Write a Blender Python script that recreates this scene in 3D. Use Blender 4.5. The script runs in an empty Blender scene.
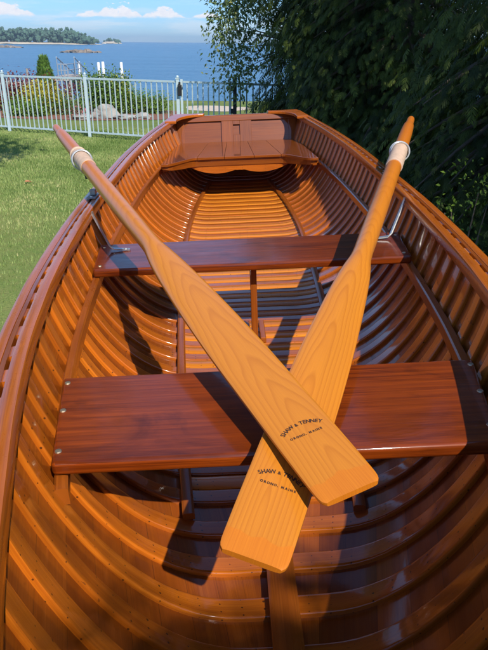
import bpy, bmesh, math, random
import numpy as np
from mathutils import Vector, Matrix, noise as mnoise

random.seed(7); rng = np.random.default_rng(7)
scene = bpy.context.scene
COL = scene.collection
R = math.radians

# ------------------------------------------------------------------ helpers
def link(o, parent=None):
    COL.objects.link(o)
    if parent is not None: o.parent = parent
    return o

def tag(o, label=None, cat=None, group=None, kind=None):
    if label: o['label'] = label
    if cat: o['category'] = cat
    if group: o['group'] = group
    if kind: o['kind'] = kind
    return o

def empty(name, loc, label, cat, group=None):
    o = bpy.data.objects.new(name, None); o.empty_display_size = .1
    link(o); o.location = loc
    return tag(o, label, cat, group)

class MB:
    """collects geometry: verts, faces, per-loop uv"""
    def __init__(s): s.v=[]; s.f=[]; s.uv=[]; s.smooth=[]
    def add(s, vs, fs, uvs=None, smooth=False):
        n=len(s.v); s.v += [tuple(p) for p in vs]
        for i,f in enumerate(fs):
            s.f.append(tuple(n+k for k in f)); s.smooth.append(smooth)
            s.uv.append(uvs[i] if uvs else [(0,0)]*len(f))
    def build(s, name, mat, parent=None, center=True, mats=None):
        me=bpy.data.meshes.new(name)
        c=Vector((0,0,0))
        vs=s.v
        if center and vs:
            a=np.array(vs); c=Vector((a.min(0)+a.max(0))/2); vs=[tuple(Vector(p)-c) for p in vs]
        me.from_pydata(vs,[],s.f)
        uvl=me.uv_layers.new(name='UVMap')
        flat=[x for u in s.uv for q in u for x in q]
        uvl.data.foreach_set('uv',flat)
        me.polygons.foreach_set('use_smooth',s.smooth)
        me.materials.append(mat); me.update()
        if any(s.smooth): me.set_sharp_from_angle(angle=R(38))
        o=bpy.data.objects.new(name,me); link(o,parent); o.location=c
        return o

def box_uv(bm, g=0):
    """uv in metres by dominant normal; u runs along axis g (the grain)"""
    uvl=bm.loops.layers.uv.verify()
    oth=[k for k in range(3) if k!=g]
    for f in bm.faces:
        n=[abs(x) for x in f.normal]; d=n.index(max(n))
        if d==g: a,b=oth
        else: a=g; b=[k for k in oth if k!=d][0]
        for l in f.loops:
            co=l.vert.co; l[uvl].uv=(co[a], co[b]+ (0 if d!=g else .31))

def bm_obj(name, bm, mat, parent=None, g=0, uv=True, smooth=False):
    if uv: bm.normal_update(); box_uv(bm,g)
    vs=[v.co.copy() for v in bm.verts]
    c=(Vector((min(v.x for v in vs),min(v.y for v in vs),min(v.z for v in vs)))+Vector((max(v.x for v in vs),max(v.y for v in vs),max(v.z for v in vs))))/2
    bmesh.ops.translate(bm,verts=bm.verts,vec=-c)
    me=bpy.data.meshes.new(name)
    if smooth:
        for f in bm.faces: f.smooth=True
    bm.to_mesh(me); bm.free(); me.materials.append(mat)
    o=bpy.data.objects.new(name,me); link(o,parent); o.location=c
    return o

def prism_into(bm, outline, z0, z1, zf=None):
    """vertical prism from a 2-D outline (x,y), optional zf(x,y) added to z"""
    zf=zf or (lambda x,y:0)
    lo=[bm.verts.new((x,y,z0+zf(x,y))) for x,y in outline]; hi=[bm.verts.new((x,y,z1+zf(x,y))) for x,y in outline]
    n=len(outline)
    fs=[bm.faces.new(list(reversed(lo))), bm.faces.new(hi)]
    for i in range(n): fs.append(bm.faces.new((lo[i],lo[(i+1)%n],hi[(i+1)%n],hi[i])))
    bmesh.ops.recalc_face_normals(bm,faces=fs)
    return fs

def box_into(bm, a, b):
    x0,y0,z0=a; x1,y1,z1=b
    return prism_into(bm,[(x0,y0),(x1,y0),(x1,y1),(x0,y1)],z0,z1)

def bevel(bm, off, seg=2, angle=25):
    es=[e for e in bm.edges if len(e.link_faces)==2 and e.calc_face_angle(0)>R(angle)]
    bmesh.ops.bevel(bm,geom=es,offset=off,segments=seg,profile=.5,affect='EDGES',clamp_overlap=True)

def sweep(mb, path, prof_fn, closed_prof=True, caps=True, up=Vector((0,0,1)), u0=0.0):
    """sweep a 2-D profile (list of (side,up)) along path; prof_fn(i,t)->points"""
    P=[Vector(p) for p in path]; n=len(P); rings=[]; L=[u0]
    for i in range(1,n): L.append(L[-1]+(P[i]-P[i-1]).length)
    for i in range(n):
        t=(P[min(i+1,n-1)]-P[max(i-1,0)]).normalized()
        u=up(i) if callable(up) else up
        sd=t.cross(u).normalized(); uu=sd.cross(t).normalized()
        rings.append([P[i]+sd*a+uu*b for a,b in prof_fn(i,i/(n-1))])
    m=len(rings[0]); vs=[p for r in rings for p in r]; fs=[]; uvs=[]
    per=[0]
    for k in range(m): per.append(per[-1]+(rings[0][(k+1)%m]-rings[0][k]).length)
    mm=m if closed_prof else m-1
    for i in range(n-1):
        for k in range(mm):
            a=i*m+k; b=i*m+(k+1)%m
            fs.append((a,b,b+m,a+m)); uvs.append([(L[i],per[k]),(L[i],per[k+1]),(L[i+1],per[k+1]),(L[i+1],per[k])])
    mb.add(vs,fs,uvs,True)
    if caps and closed_prof:
        mb.add(rings[0],[tuple(range(m))],[[(k*.01,.3) for k in range(m)]])
        mb.add(rings[-1],[tuple(reversed(range(m)))],[[(k*.01,.3) for k in range(m)]])

def circ(r, n=10): return [(r*math.cos(2*math.pi*k/n), r*math.sin(2*math.pi*k/n)) for k in range(n)]
def tube(mb, path, r, n=8, up=Vector((0,0,1)), caps=True):
    rr=r if callable(r) else (lambda t:r)
    sweep(mb,path,lambda i,t:circ(rr(t),n),up=up,caps=caps)

def interp(tab):
    xs=[a for a,_ in tab]; ys=[b for _,b in tab]
    # smooth monotone-ish: cubic hermite on the table
    m=[]
    for i in range(len(xs)):
        if i==0: m.append((ys[1]-ys[0])/(xs[1]-xs[0]))
        elif i==len(xs)-1: m.append((ys[-1]-ys[-2])/(xs[-1]-xs[-2]))
        else: m.append((ys[i+1]-ys[i-1])/(xs[i+1]-xs[i-1]))
    def f(x):
        if x<=xs[0]: return ys[0]+m[0]*(x-xs[0])*0
        if x>=xs[-1]: return ys[-1]+m[-1]*(x-xs[-1])
        i=max(k for k in range(len(xs)-1) if xs[k]<=x); h=xs[i+1]-xs[i]; t=(x-xs[i])/h
        return ((2*t**3-3*t*t+1)*ys[i]+(t**3-2*t*t+t)*h*m[i]+(-2*t**3+3*t*t)*ys[i+1]+(t**3-t*t)*h*m[i+1])
    return f

# ------------------------------------------------------------------ materials
class NT:
    def __init__(s,name):
        s.m=bpy.data.materials.new(name); s.m.use_nodes=True; s.t=s.m.node_tree; s.t.nodes.clear()
        s.out=s.n('ShaderNodeOutputMaterial'); s.b=s.n('ShaderNodeBsdfPrincipled'); s.l(s.b.outputs[0],s.out.inputs[0])
    def n(s,t,**kw):
        x=s.t.nodes.new(t)
        for k,v in kw.items(): setattr(x,k,v)
        return x
    def l(s,a,b): s.t.links.new(a,b)
    def val(s,sock,v):
        if hasattr(v,'is_output') : s.l(v,sock)
        else: sock.default_value=v
    def math(s,op,a,b=None,c=None,clamp=False):
        x=s.n('ShaderNodeMath',operation=op); x.use_clamp=clamp
        s.val(x.inputs[0],a)
        if b is not None: s.val(x.inputs[1],b)
        if c is not None: s.val(x.inputs[2],c)
        return x.outputs[0]
    def vmath(s,op,a,b):
        x=s.n('ShaderNodeVectorMath',operation=op); s.val(x.inputs[0],a); s.val(x.inputs[1],b); return x.outputs[0]
    def noise(s,vec,scale=5,detail=3,rough=.5,dist=0):
        x=s.n('ShaderNodeTexNoise'); s.l(vec,x.inputs['Vector']); x.inputs['Scale'].default_value=scale
        x.inputs['Detail'].default_value=detail; x.inputs['Roughness'].default_value=rough; x.inputs['Distortion'].default_value=dist
        return x.outputs['Fac']
    def ramp(s,fac,stops):
        x=s.n('ShaderNodeValToRGB'); s.val(x.inputs[0],fac); r=x.color_ramp
        while len(r.elements)<len(stops): r.elements.new(.5)
        for e,(p,c) in zip(r.elements,stops):
            e.position=p; e.color=(*c,1) if len(c)==3 else c
        return x.outputs[0]
    def mix(s,fac,a,b,blend='MIX'):
        x=s.n('ShaderNodeMix',data_type='RGBA',blend_type=blend); s.val(x.inputs[0],fac)
        for i,v in ((6,a),(7,b)):
            if isinstance(v,tuple): x.inputs[i].default_value=(*v,1) if len(v)==3 else v
            else: s.l(v,x.inputs[i])
        return x.outputs[2]
    def mapr(s,v,a,b,c=0.,d=1.):
        x=s.n('ShaderNodeMapRange'); s.val(x.inputs[0],v); x.inputs[1].default_value=a; x.inputs[2].default_value=b; x.inputs[3].default_value=c; x.inputs[4].default_value=d
        return x.outputs[0]
    def scale(s,vec,xyz):
        x=s.n('ShaderNodeMapping'); s.l(vec,x.inputs[0]); x.inputs['Scale'].default_value=xyz; return x.outputs[0]
    def bump(s,h,strength=.2,dist=.001):
        x=s.n('ShaderNodeBump'); x.inputs['Strength'].default_value=strength; x.inputs['Distance'].default_value=dist; s.l(h,x.inputs['Height']); return x.outputs[0]
    def set(s,**kw):
        for k,v in kw.items(): s.val(s.b.inputs[k.replace('_',' ')],v if not (isinstance(v,tuple) and len(v)==3) else (*v,1))

def coords(t):
    """uv in metres, shifted per object so no two boards repeat"""
    tc=t.n('ShaderNodeTexCoord'); oi=t.n('ShaderNodeObjectInfo')
    cx=t.n('ShaderNodeCombineXYZ'); t.l(t.math('MULTIPLY',oi.outputs['Random'],37.),cx.inputs[0]); t.l(t.math('MULTIPLY',oi.outputs['Random'],11.),cx.inputs[1]); t.l(t.math('MULTIPLY',oi.outputs['Random'],53.),cx.inputs[2])
    sh=t.vmath('ADD',tc.outputs['UV'],cx.outputs[0])
    return tc,oi,sh

def wood(name, dark, light, red=None, grain=1., coat=.8, rough=.32, coat_rough=.1, planks=0, tacks=False, wear=.25, varn=.16, stain=0.):
    t=NT(name); tc,oi,sh=coords(t)
    uv=tc.outputs['UV']; sx=t.n('ShaderNodeSeparateXYZ'); t.l(uv,sx.inputs[0]); U,V=sx.outputs[0],sx.outputs[1]
    vec=sh
    if planks:
        # strakes run along u, one every `planks` metres of girth: own tone and own grain
        vv=t.math('DIVIDE',V,planks); idx=t.math('FLOOR',vv); fr=t.math('FRACT',vv)
        wn=t.n('ShaderNodeTexWhiteNoise',noise_dimensions='1D'); t.l(idx,wn.inputs['W'])
        cx=t.n('ShaderNodeCombineXYZ'); t.l(t.math('MULTIPLY',wn.outputs[0],9.),cx.inputs[0]); t.l(t.math('MULTIPLY',wn.outputs[0],3.),cx.inputs[2])
        vec=t.vmath('ADD',sh,cx.outputs[0])
    fine=t.noise(t.scale(vec,(9*grain,620*grain,1)),1,3,.6)
    med=t.noise(t.scale(vec,(2.6*grain,105*grain,1)),1,4,.62,.5)
    big=t.noise(t.scale(vec,(2.2,9,1)),1,4,.6)
    f=t.math('ADD',t.math('MULTIPLY',fine,.35),t.math('ADD',t.math('MULTIPLY',med,.5),t.math('MULTIPLY',big,.45)))
    f=t.mapr(f,.46,.84)
    col=t.ramp(f,[(0,dark),(.55,tuple((a+b)/2 for a,b in zip(dark,light))),(1,light)])
    if red: col=t.mix(t.math('MULTIPLY',t.mapr(big,.35,.75),.75),col,red)
    # board-to-board tone
    col=t.mix(t.mapr(oi.outputs['Random'],0,1,0,varn*1.6),col,tuple(c*.55 for c in dark))
    if planks:
        col=t.mix(t.math('MULTIPLY',wn.outputs[0],.75),col,tuple(c*.62 for c in dark))
        seam=t.math('LESS_THAN',t.math('ABSOLUTE',t.math('SUBTRACT',fr,.5)),.491)
        col=t.mix(t.math('MULTIPLY',t.math('SUBTRACT',1.,seam),t.mapr(big,.35,.7,.25,.95)),col,(.03,.010,.003))
    if tacks:
        uu=t.math('FRACT',t.math('DIVIDE',U,.031)); vq=t.math('FRACT',t.math('ADD',t.math('DIVIDE',V,.0135),t.math('MULTIPLY',t.math('FLOOR',t.math('DIVIDE',U,.031)),.37)))
        du=t.math('MULTIPLY',t.math('SUBTRACT',uu,.5),.031); dv=t.math('MULTIPLY',t.math('SUBTRACT',vq,.5),.0135)
        r=t.math('SQRT',t.math('ADD',t.math('MULTIPLY',du,du),t.math('MULTIPLY',dv,dv)))
        tn=t.noise(t.scale(sh,(31,19,1)),1,1,.5)
        col=t.mix(t.math('MULTIPLY',t.math('LESS_THAN',r,t.mapr(tn,.35,.7,.0004,.0019)),.85),col,(.035,.014,.006))
        # small knots of dirt and dark flecks
        fl=t.noise(t.scale(sh,(60,170,1)),1,2,.5); col=t.mix(t.math('MULTIPLY',t.math('GREATER_THAN',fl,.74),.6),col,(.05,.016,.006))
    if stain:      # old water stains and darker figure in the board
        st=t.noise(t.scale(sh,(5,11,1)),1,4,.6,1.2); col=t.mix(t.math('MULTIPLY',t.mapr(st,.50,.68),stain),col,tuple(c*.45 for c in dark))
    # scuffs in the varnish
    sc=t.noise(t.scale(sh,(9,60,1)),1,5,.7)
    scm=t.mapr(sc,.62,.74)
    col=t.mix(t.math('MULTIPLY',scm,wear),col,tuple(min(1,c*1.35+.02) for c in light))
    rb=t.noise(t.scale(sh,(14,30,1)),1,5,.7)
    t.set(Base_Color=col,Roughness=t.mapr(rb,.3,.7,rough*.8,rough*1.3),Coat_Weight=coat,Coat_Roughness=t.mapr(rb,.3,.75,coat_rough*.5,coat_rough*2.2),Coat_IOR=1.5,
          Specular_IOR_Level=.15)
    t.l(t.bump(t.math('ADD',t.math('MULTIPLY',fine,.5),med),.22,.0007),t.b.inputs['Normal'])
    wv=t.noise(t.scale(sh,(26,60,1)),1,4,.6)
    t.l(t.bump(t.math('ADD',wv,t.math('MULTIPLY',scm,.25)),.12,.0012),t.b.inputs['Coat Normal'])
    return t.m

def oar_wood(name, seed, tilt=.06, h0=.02, k=.44):
    """flat-sawn spruce: growth rings cut at a shallow angle make the cathedral figure"""
    t=NT(name); tc=t.n('ShaderNodeTexCoord'); sx=t.n('ShaderNodeSeparateXYZ'); t.l(tc.outputs['UV'],sx.inputs[0]); U,V=sx.outputs[0],sx.outputs[1]
    off=t.vmath('ADD',tc.outputs['UV'],(seed*3.1,seed*1.7,seed))
    n1=t.noise(t.scale(off,(3.0,13,1)),1,2,.45); n2=t.noise(t.scale(off,(7,30,1)),1,2,.5)
    v2=t.math('ADD',V,.008*(-1)**int(seed)); 
    h=t.math('ADD',t.math('MULTIPLY',U,tilt),h0)
    h=t.math('ADD',h,t.math('MULTIPLY',t.math('SUBTRACT',n1,.5),.034))
    r=t.math('SQRT',t.math('ADD',t.math('MULTIPLY',v2,v2),t.math('MULTIPLY',h,h)))
    r=t.math('ADD',r,t.math('MULTIPLY',t.math('SUBTRACT',n2,.5),.0025))
    fr=t.math('FRACT',t.math('DIVIDE',r,.0056))
    ring=t.ramp(fr,[(0,(.0,)*3),(.55,(.25,)*3),(.86,(1,)*3),(1,(.0,)*3)])
    fine=t.noise(t.scale(off,(8,600,1)),1,3,.6); big=t.noise(t.scale(off,(2,14,1)),1,2,.5)
    col=t.mix(t.math('MULTIPLY',ring,k),(.61,.212,.015),(.40,.108,.005))
    col=t.mix(t.mapr(U,.7,2.0,0,.9),col,(.56,.140,.007))
    col=t.mix(t.math('MULTIPLY',t.mapr(fine,.35,.75),.40),col,(.42,.13,.015))
    col=t.mix(t.math('MULTIPLY',t.mapr(big,.3,.75),.3),col,(.56,.18,.02))
    # dark hardwood tip let into the end of the blade, wavy joint
    wv=t.noise(t.scale(off,(0.001,34,1)),1,1,.5)
    edge=t.math('ADD',.030,t.math('MULTIPLY',t.math('SUBTRACT',wv,.5),.03))
    tipm=t.mapr(t.math('SUBTRACT',edge,U),-.001,.001)
    tipc=t.mix(t.mapr(fine,.3,.7),(.62,.190,.012),(.53,.145,.009))
    col=t.mix(tipm,col,tipc)
    t.set(Base_Color=col,Roughness=.38,Coat_Weight=.35,Coat_Roughness=.2,Specular_IOR_Level=.3)
    t.l(t.bump(t.math('ADD',ring,fine),.08,.0004),t.b.inputs['Normal'])
    return t.m

def plain(name, col, rough=.5, metal=0., var=.15, scale=20, bump=.0, coat=0.):
    t=NT(name); tc=t.n('ShaderNodeTexCoord'); n=t.noise(tc.outputs['Object'],scale,4,.6)
    c=t.mix(t.mapr(n,.3,.7),tuple(x*(1-var) for x in col),tuple(min(1,x*(1+var)) for x in col))
    t.set(Base_Color=c,Roughness=t.mapr(n,.3,.7,rough*.85,min(1,rough*1.15)),Metallic=metal,Coat_Weight=coat)
    if bump: t.l(t.bump(n,.5,bump),t.b.inputs['Normal'])
    return t.m

def leafmat(name, c0, c1, c2=None, trans=.25, rough=.5):
    """tint is a per-leaf attribute: each leaf has its own green"""
    t=NT(name); a=t.n('ShaderNodeAttribute',attribute_name='tint')
    st=[(0,c0),(1,c1)] if c2 is None else [(0,c0),(.72,c1),(1,c2)]
    col=t.ramp(a.outputs['Fac'],st)
    t.set(Base_Color=col,Roughness=rough,Specular_IOR_Level=.3)
    tr=t.n('ShaderNodeBsdfTranslucent'); t.l(col,tr.inputs[0])
    ms=t.n('ShaderNodeMixShader'); ms.inputs[0].default_value=trans
    t.l(t.b.outputs[0],ms.inputs[1]); t.l(tr.outputs[0],ms.inputs[2]); t.l(ms.outputs[0],t.out.inputs[0])
    return t.m

M={}
M['cedar']=wood('cedar_planking',(.21,.042,.004),(.56,.155,.012),red=(.34,.065,.004),planks=.062,coat=.6,rough=.36,coat_rough=.09,wear=.12,stain=.35)
M['rib']=wood('ash_rib',(.28,.058,.004),(.76,.225,.013),red=(.46,.090,.005),coat=.9,rough=.34,coat_rough=.05,tacks=True,wear=.16,varn=.30,stain=.22)
M['floor']=wood('floor_rib',(.44,.115,.008),(.88,.34,.034),red=(.62,.16,.010),coat=.5,rough=.36,coat_rough=.12,tacks=True,wear=.30,varn=.22)
M['rail']=wood('mahogany_rail',(.25,.052,.004),(.58,.165,.012),red=(.40,.080,.005),coat=.5,rough=.28,coat_rough=.10,wear=.3)
M['thwart']=wood('mahogany_thwart',(.060,.0075,.0015),(.46,.080,.004),red=(.055,.006,.0015),grain=1.25,coat=.6,rough=.40,coat_rough=.07,wear=.14,stain=.5)
M['trim']=wood('varnished_oak',(.18,.038,.004),(.40,.105,.011),coat=.5,rough=.3,coat_rough=.12,wear=.2)
M['stern']=wood('stern_boards',(.12,.026,.0025),(.33,.086,.006),red=(.19,.040,.0025),grain=1.,coat=1.,rough=.4,coat_rough=.015,wear=.15)
M['oar_a']=oar_wood('spruce_oar_a',2,.070,.012,.52)
M['oar_b']=oar_wood('spruce_oar_b',5,.062,-.006,.58)
M['ring']=plain('ring_metal',(.50,.50,.48),.35,.5,.1,60)
M['leather']=plain('leather_collar',(.56,.38,.255),.75,var=.12,scale=60,bump=.0008)
M['galv']=plain('galvanised_steel',(.55,.56,.55),.42,.85,.18,80,.0003)
M['bronze']=plain('old_bronze',(.30,.29,.27),.45,.8,.3,60,.0004)
M['black']=plain('black_iron',(.025,.025,.027),.5,.4,.3,50)
M['brass']=plain('brass_screw',(.50,.42,.28),.4,.9,.2,90)
M['ink']=plain('burnt_lettering',(.055,.022,.008),.6,0,.2,200)
M['raw']=plain('trestle_timber',(.34,.25,.15),.75,0,.25,9,.0006)
M['hull_out']=wood('hull_outside',(.22,.05,.008),(.42,.12,.02),planks=.062,coat=.7,rough=.3)

# ------------------------------------------------------------------ camera
CAM=Vector((0,0,1.85)); PITCH=R(24.504); ROLL=R(.55); FPX=620.
cd=bpy.data.cameras.new('camera'); cam=bpy.data.objects.new('camera',cd); link(cam)
Fw=Vector((0,math.cos(PITCH),-math.sin(PITCH))); U0=Vector((0,math.sin(PITCH),math.cos(PITCH))); R0=Vector((1,0,0))
Rt=R0*math.cos(ROLL)+U0*math.sin(ROLL); Up=-R0*math.sin(ROLL)+U0*math.cos(ROLL)
mw=Matrix((Rt,Up,-Fw)).transposed().to_4x4(); mw.translation=CAM; cam.matrix_world=mw
cd.sensor_fit='VERTICAL'; cd.sensor_height=36; cd.lens=36*FPX/650; cd.clip_end=20000; cd.clip_start=.02
scene.camera=cam

# ------------------------------------------------------------------ light
SUN=Vector((.42,-.85,1.)).normalized()
sl=bpy.data.lights.new('sun','SUN'); sl.energy=5.0; sl.angle=R(.53); sl.color=(1,.945,.86)
so=bpy.data.objects.new('sun',sl); link(so); so.rotation_euler=SUN.to_track_quat('Z','Y').to_euler(); so.location=(4,-8,10)
w=bpy.data.worlds.new('World'); scene.world=w; w.use_nodes=True; nt=w.node_tree
bg=nt.nodes['Background']; sky=nt.nodes.new('ShaderNodeTexSky'); sky.sky_type='NISHITA'; sky.sun_disc=False
sky.sun_elevation=math.asin(SUN.z); sky.sun_rotation=math.atan2(SUN.x,SUN.y); sky.air_density=1.0; sky.dust_density=.15; sky.ozone_density=2.2
mx=nt.nodes.new('ShaderNodeMix'); mx.data_type='RGBA'; mx.blend_type='MULTIPLY'; mx.inputs[0].default_value=1
nt.links.new(sky.outputs[0],mx.inputs[6]); tcw=nt.nodes.new('ShaderNodeTexCoord'); sxw=nt.nodes.new('ShaderNodeSeparateXYZ'); nt.links.new(tcw.outputs['Generated'],sxw.inputs[0])
rw=nt.nodes.new('ShaderNodeValToRGB'); rw.color_ramp.elements[0].position=0; rw.color_ramp.elements[0].color=(.33,.51,.88,1); rw.color_ramp.elements[1].position=.30; rw.color_ramp.elements[1].color=(.78,.93,1.15,1)
e_=rw.color_ramp.elements.new(.06); e_.color=(.35,.57,.92,1)
nt.links.new(sxw.outputs[2],rw.inputs[0]); nt.links.new(rw.outputs[0],mx.inputs[7]); 
# fair-weather cumulus low over the sea, laid out by compass bearing and elevation
def wm(op,a,b=None,c=None):
    x=nt.nodes.new('ShaderNodeMath'); x.operation=op
    for i,v in enumerate((a,b,c)):
        if v is None: continue
        if hasattr(v,'is_output'): nt.links.new(v,x.inputs[i])
        else: x.inputs[i].default_value=v
    return x.outputs[0]
az=wm('ARCTAN2',sxw.outputs[0],sxw.outputs[1]); el=wm('ARCSINE',sxw.outputs[2])
def wnoise(sx_,sy_,det,off=0.):
    cx=nt.nodes.new('ShaderNodeCombineXYZ'); nt.links.new(wm('MULTIPLY',az,sx_),cx.inputs[0]); nt.links.new(wm('MULTIPLY',el,sy_),cx.inputs[1]); cx.inputs[2].default_value=off
    n=nt.nodes.new('ShaderNodeTexNoise'); n.inputs['Scale'].default_value=1; n.inputs['Detail'].default_value=det; n.inputs['Roughness'].default_value=.58; nt.links.new(cx.outputs[0],n.inputs['Vector']); return n.outputs['Fac']
base=.0315                                     # cloud base, radians above the horizon
env=None
for c,wd,h in ((-.345,.050,.019),(-.224,.020,.010),(-.183,.034,.020),(-.120,.032,.014),(-.055,.026,.008),(.25,.09,.022),(.55,.12,.02),(-.62,.10,.024),(-1.1,.15,.03),(1.1,.2,.03)):
    d=wm('DIVIDE',wm('SUBTRACT',az,c),wd); hh=wm('MULTIPLY',wm('MAXIMUM',wm('SUBTRACT',1.,wm('MULTIPLY',d,d)),0.),h)
    env=hh if env is None else wm('MAXIMUM',env,hh)
lump=wnoise(62,105,5,2.); top=wm('MULTIPLY',env,wm('MULTIPLY_ADD',lump,2.4,-.42))
up=wm('SUBTRACT',el,base)
mtop=wm('MULTIPLY_ADD',wm('SUBTRACT',top,up),420.,.15); mbot=wm('MULTIPLY_ADD',wm('ADD',up,wm('MULTIPLY_ADD',wnoise(80,140,3,7.),.006,-.002)),330.,.2)
mask=nt.nodes.new('ShaderNodeClamp'); nt.links.new(wm('MULTIPLY',wm('MINIMUM',wm('MAXIMUM',mtop,0.),1.),wm('MINIMUM',wm('MAXIMUM',mbot,0.),1.)),mask.inputs[0])
wisp=wm('MULTIPLY',wm('MINIMUM',wm('MAXIMUM',wm('MULTIPLY_ADD',wnoise(9,75,5,4.),3.4,-1.6),0.),.42),wm('MAXIMUM',wm('SUBTRACT',1.,wm('MULTIPLY',wm('ABSOLUTE',wm('SUBTRACT',el,.024)),26.)),0.))
cm=nt.nodes.new('ShaderNodeMix'); cm.data_type='RGBA'; nt.links.new(wisp,cm.inputs[0]); nt.links.new(mx.outputs[2],cm.inputs[6]); cm.inputs[7].default_value=(5.6,5.8,6.2,1)
shade=nt.nodes.new('ShaderNodeMix'); shade.data_type='RGBA'; nt.links.new(wm('MINIMUM',wm('MAXIMUM',wm('MULTIPLY_ADD',wnoise(120,190,4,9.),1.6,-.35),0.),1.),shade.inputs[0]); shade.inputs[6].default_value=(5.4,5.4,5.9,1); shade.inputs[7].default_value=(6.6,6.4,6.4,1)
c2=nt.nodes.new('ShaderNodeMix'); c2.data_type='RGBA'; nt.links.new(wm('MULTIPLY',mask.outputs[0],.93),c2.inputs[0]); nt.links.new(cm.outputs[2],c2.inputs[6]); nt.links.new(shade.outputs[2],c2.inputs[7])
nt.links.new(c2.outputs[2],bg.inputs[0]); bg.inputs[1].default_value=.145
scene.view_settings.view_transform='Standard'; scene.view_settings.look='None'; scene.view_settings.exposure=.21; scene.view_settings.gamma=1
scene.view_settings.use_curve_mapping=False

# ------------------------------------------------------------------ the rowboat
# boat frame: x = starboard, y = from the bow end towards the stern, z up from the keel
YAW,HEEL,PB=.0305,-.0463,-.027
BM=Matrix.Translation((.0823,0,1.10))@Matrix.Rotation(YAW,4,'Z')@Matrix.Rotation(PB,4,'X')@Matrix.Rotation(HEEL,4,'Y')
boat=empty('rowboat',(0,0,0),'varnished wooden rowboat with cedar ribs and dark red thwarts, oars crossed on it','rowboat')
boat.matrix_world=BM
S0,S1=-.42,4.13
Bout=interp([(-.42,.012),(-.25,.075),(0,.165),(.2,.246),(.32,.287),(.41,.314),(.50,.338),(.60,.364),(.70,.387),(.79,.406),(.90,.426),(1.0,.441),(1.15,.462),(1.45,.492),(1.8,.516),(2.3,.533),(2.9,.538),(3.45,.508),(3.9,.452),(4.3,.392)])
Bi=lambda s:max(.003,Bout(s)-.027)                       # inner face of planking at the gunwale
sheer=lambda s:.37+(.005*(s-1.5)**2+.0025*(s-1.5)**3 if s>1.5 else .015*(1.5-s)**2)
zk=lambda s:.02+(.03*((s-2)/1.4)**2 if s>2 else 0)+(.30*((.62-s)/1.04)**2.2 if s<.62 else 0)
QF=.20
def expo(s):
    """flat of floor (share of the half-breadth) and the two exponents of the bilge curve"""
    k=min(1,max(0,(s+.42)/1.4)); return .27*k**2, 1.25+1.3*k, 1.25
def hull(s,q,off=0.):
    """inner plank surface; q in [-1,1] from port gunwale over the keel to starboard"""
    f,a,b=expo(s); B=Bi(s); D=sheer(s)-.0005-zk(s); u=abs(q)
    if u<QF: x=B*f*u/QF; w_=1.
    else:
        th=(u-QF)/(1-QF)*math.pi/2; x=B*(f+(1-f)*math.sin(th)**(2/a)); w_=max(0,math.cos(th))**(2/b)
    p=Vector((math.copysign(x,q) if q else 0,s,sheer(s)-.0005-D*w_))
    if off:
        e=.006; q1=max(-1,q-e); q2=min(1,q+e); d=hull(s,q2)-hull(s,q1); n=Vector((-d.z,0,d.x)).normalized(); p+=n*off
    return p
def q_at_x(s,x):
    f,a,b=expo(s); r=min(1,abs(x)/Bi(s))
    if r<=f: return math.copysign(QF*r/f,x)
    return math.copysign(QF+(1-QF)*math.asin(((r-f)/(1-f))**(a/2))*2/math.pi,x)
def q_at_z(s,z,sg):
    f,a,b=expo(s); D=sheer(s)-.0005-zk(s); r=(sheer(s)-.0005-z)/D; return sg*(QF+(1-QF)*math.acos(min(1,max(0,r)**(b/2)))*2/math.pi)
def qs(n): # even spacing along the girth
    c=np.linspace(-1,1,161); return c[np.round(np.linspace(0,160,n)).astype(int)]

# planking: a closed shell, 7 mm thick
mb=MB(); SS=np.linspace(S0,S1,92); QQ=np.linspace(-1,1,61)
grid=[[hull(s,q) for q in QQ] for s in SS]; outg=[[hull(s,q,-.007) for q in QQ] for s in SS]
gir=[]
for row in grid:
    g=[0]
    for k in range(1,len(row)): g.append(g[-1]+(row[k]-row[k-1]).length)
    mid=g[len(row)//2]; gir.append([x-mid for x in g])
gm=[np.interp(0,[0,1],[0,0])]*0
ref=gir[45]
ns,nq=len(SS),len(QQ)
for G,fl in ((grid,False),(outg,True)):
    vs=[p for r in G for p in r]; fs=[];uv=[]
    for i in range(ns-1):
        for k in range(nq-1):
            f=(i*nq+k,i*nq+k+1,(i+1)*nq+k+1,(i+1)*nq+k); u=[(SS[i],ref[k]),(SS[i],ref[k+1]),(SS[i+1],ref[k+1]),(SS[i+1],ref[k])]
            if fl: f=f[::-1];u=u[::-1]
            fs.append(f);uv.append(u)
    mb.add(vs,fs,uv,True)
N0=ns*nq
for i in range(ns-1):
    for k in (0,nq-1):
        a,b=i*nq+k,(i+1)*nq+k
        mb.f.append((a,b,b+N0,a+N0)); mb.uv.append([(SS[i],.01),(SS[i+1],.01),(SS[i+1],.02),(SS[i],.02)]); mb.smooth.append(False)
mb.build('hull_planking',M['cedar'],boat,center=False)

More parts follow.
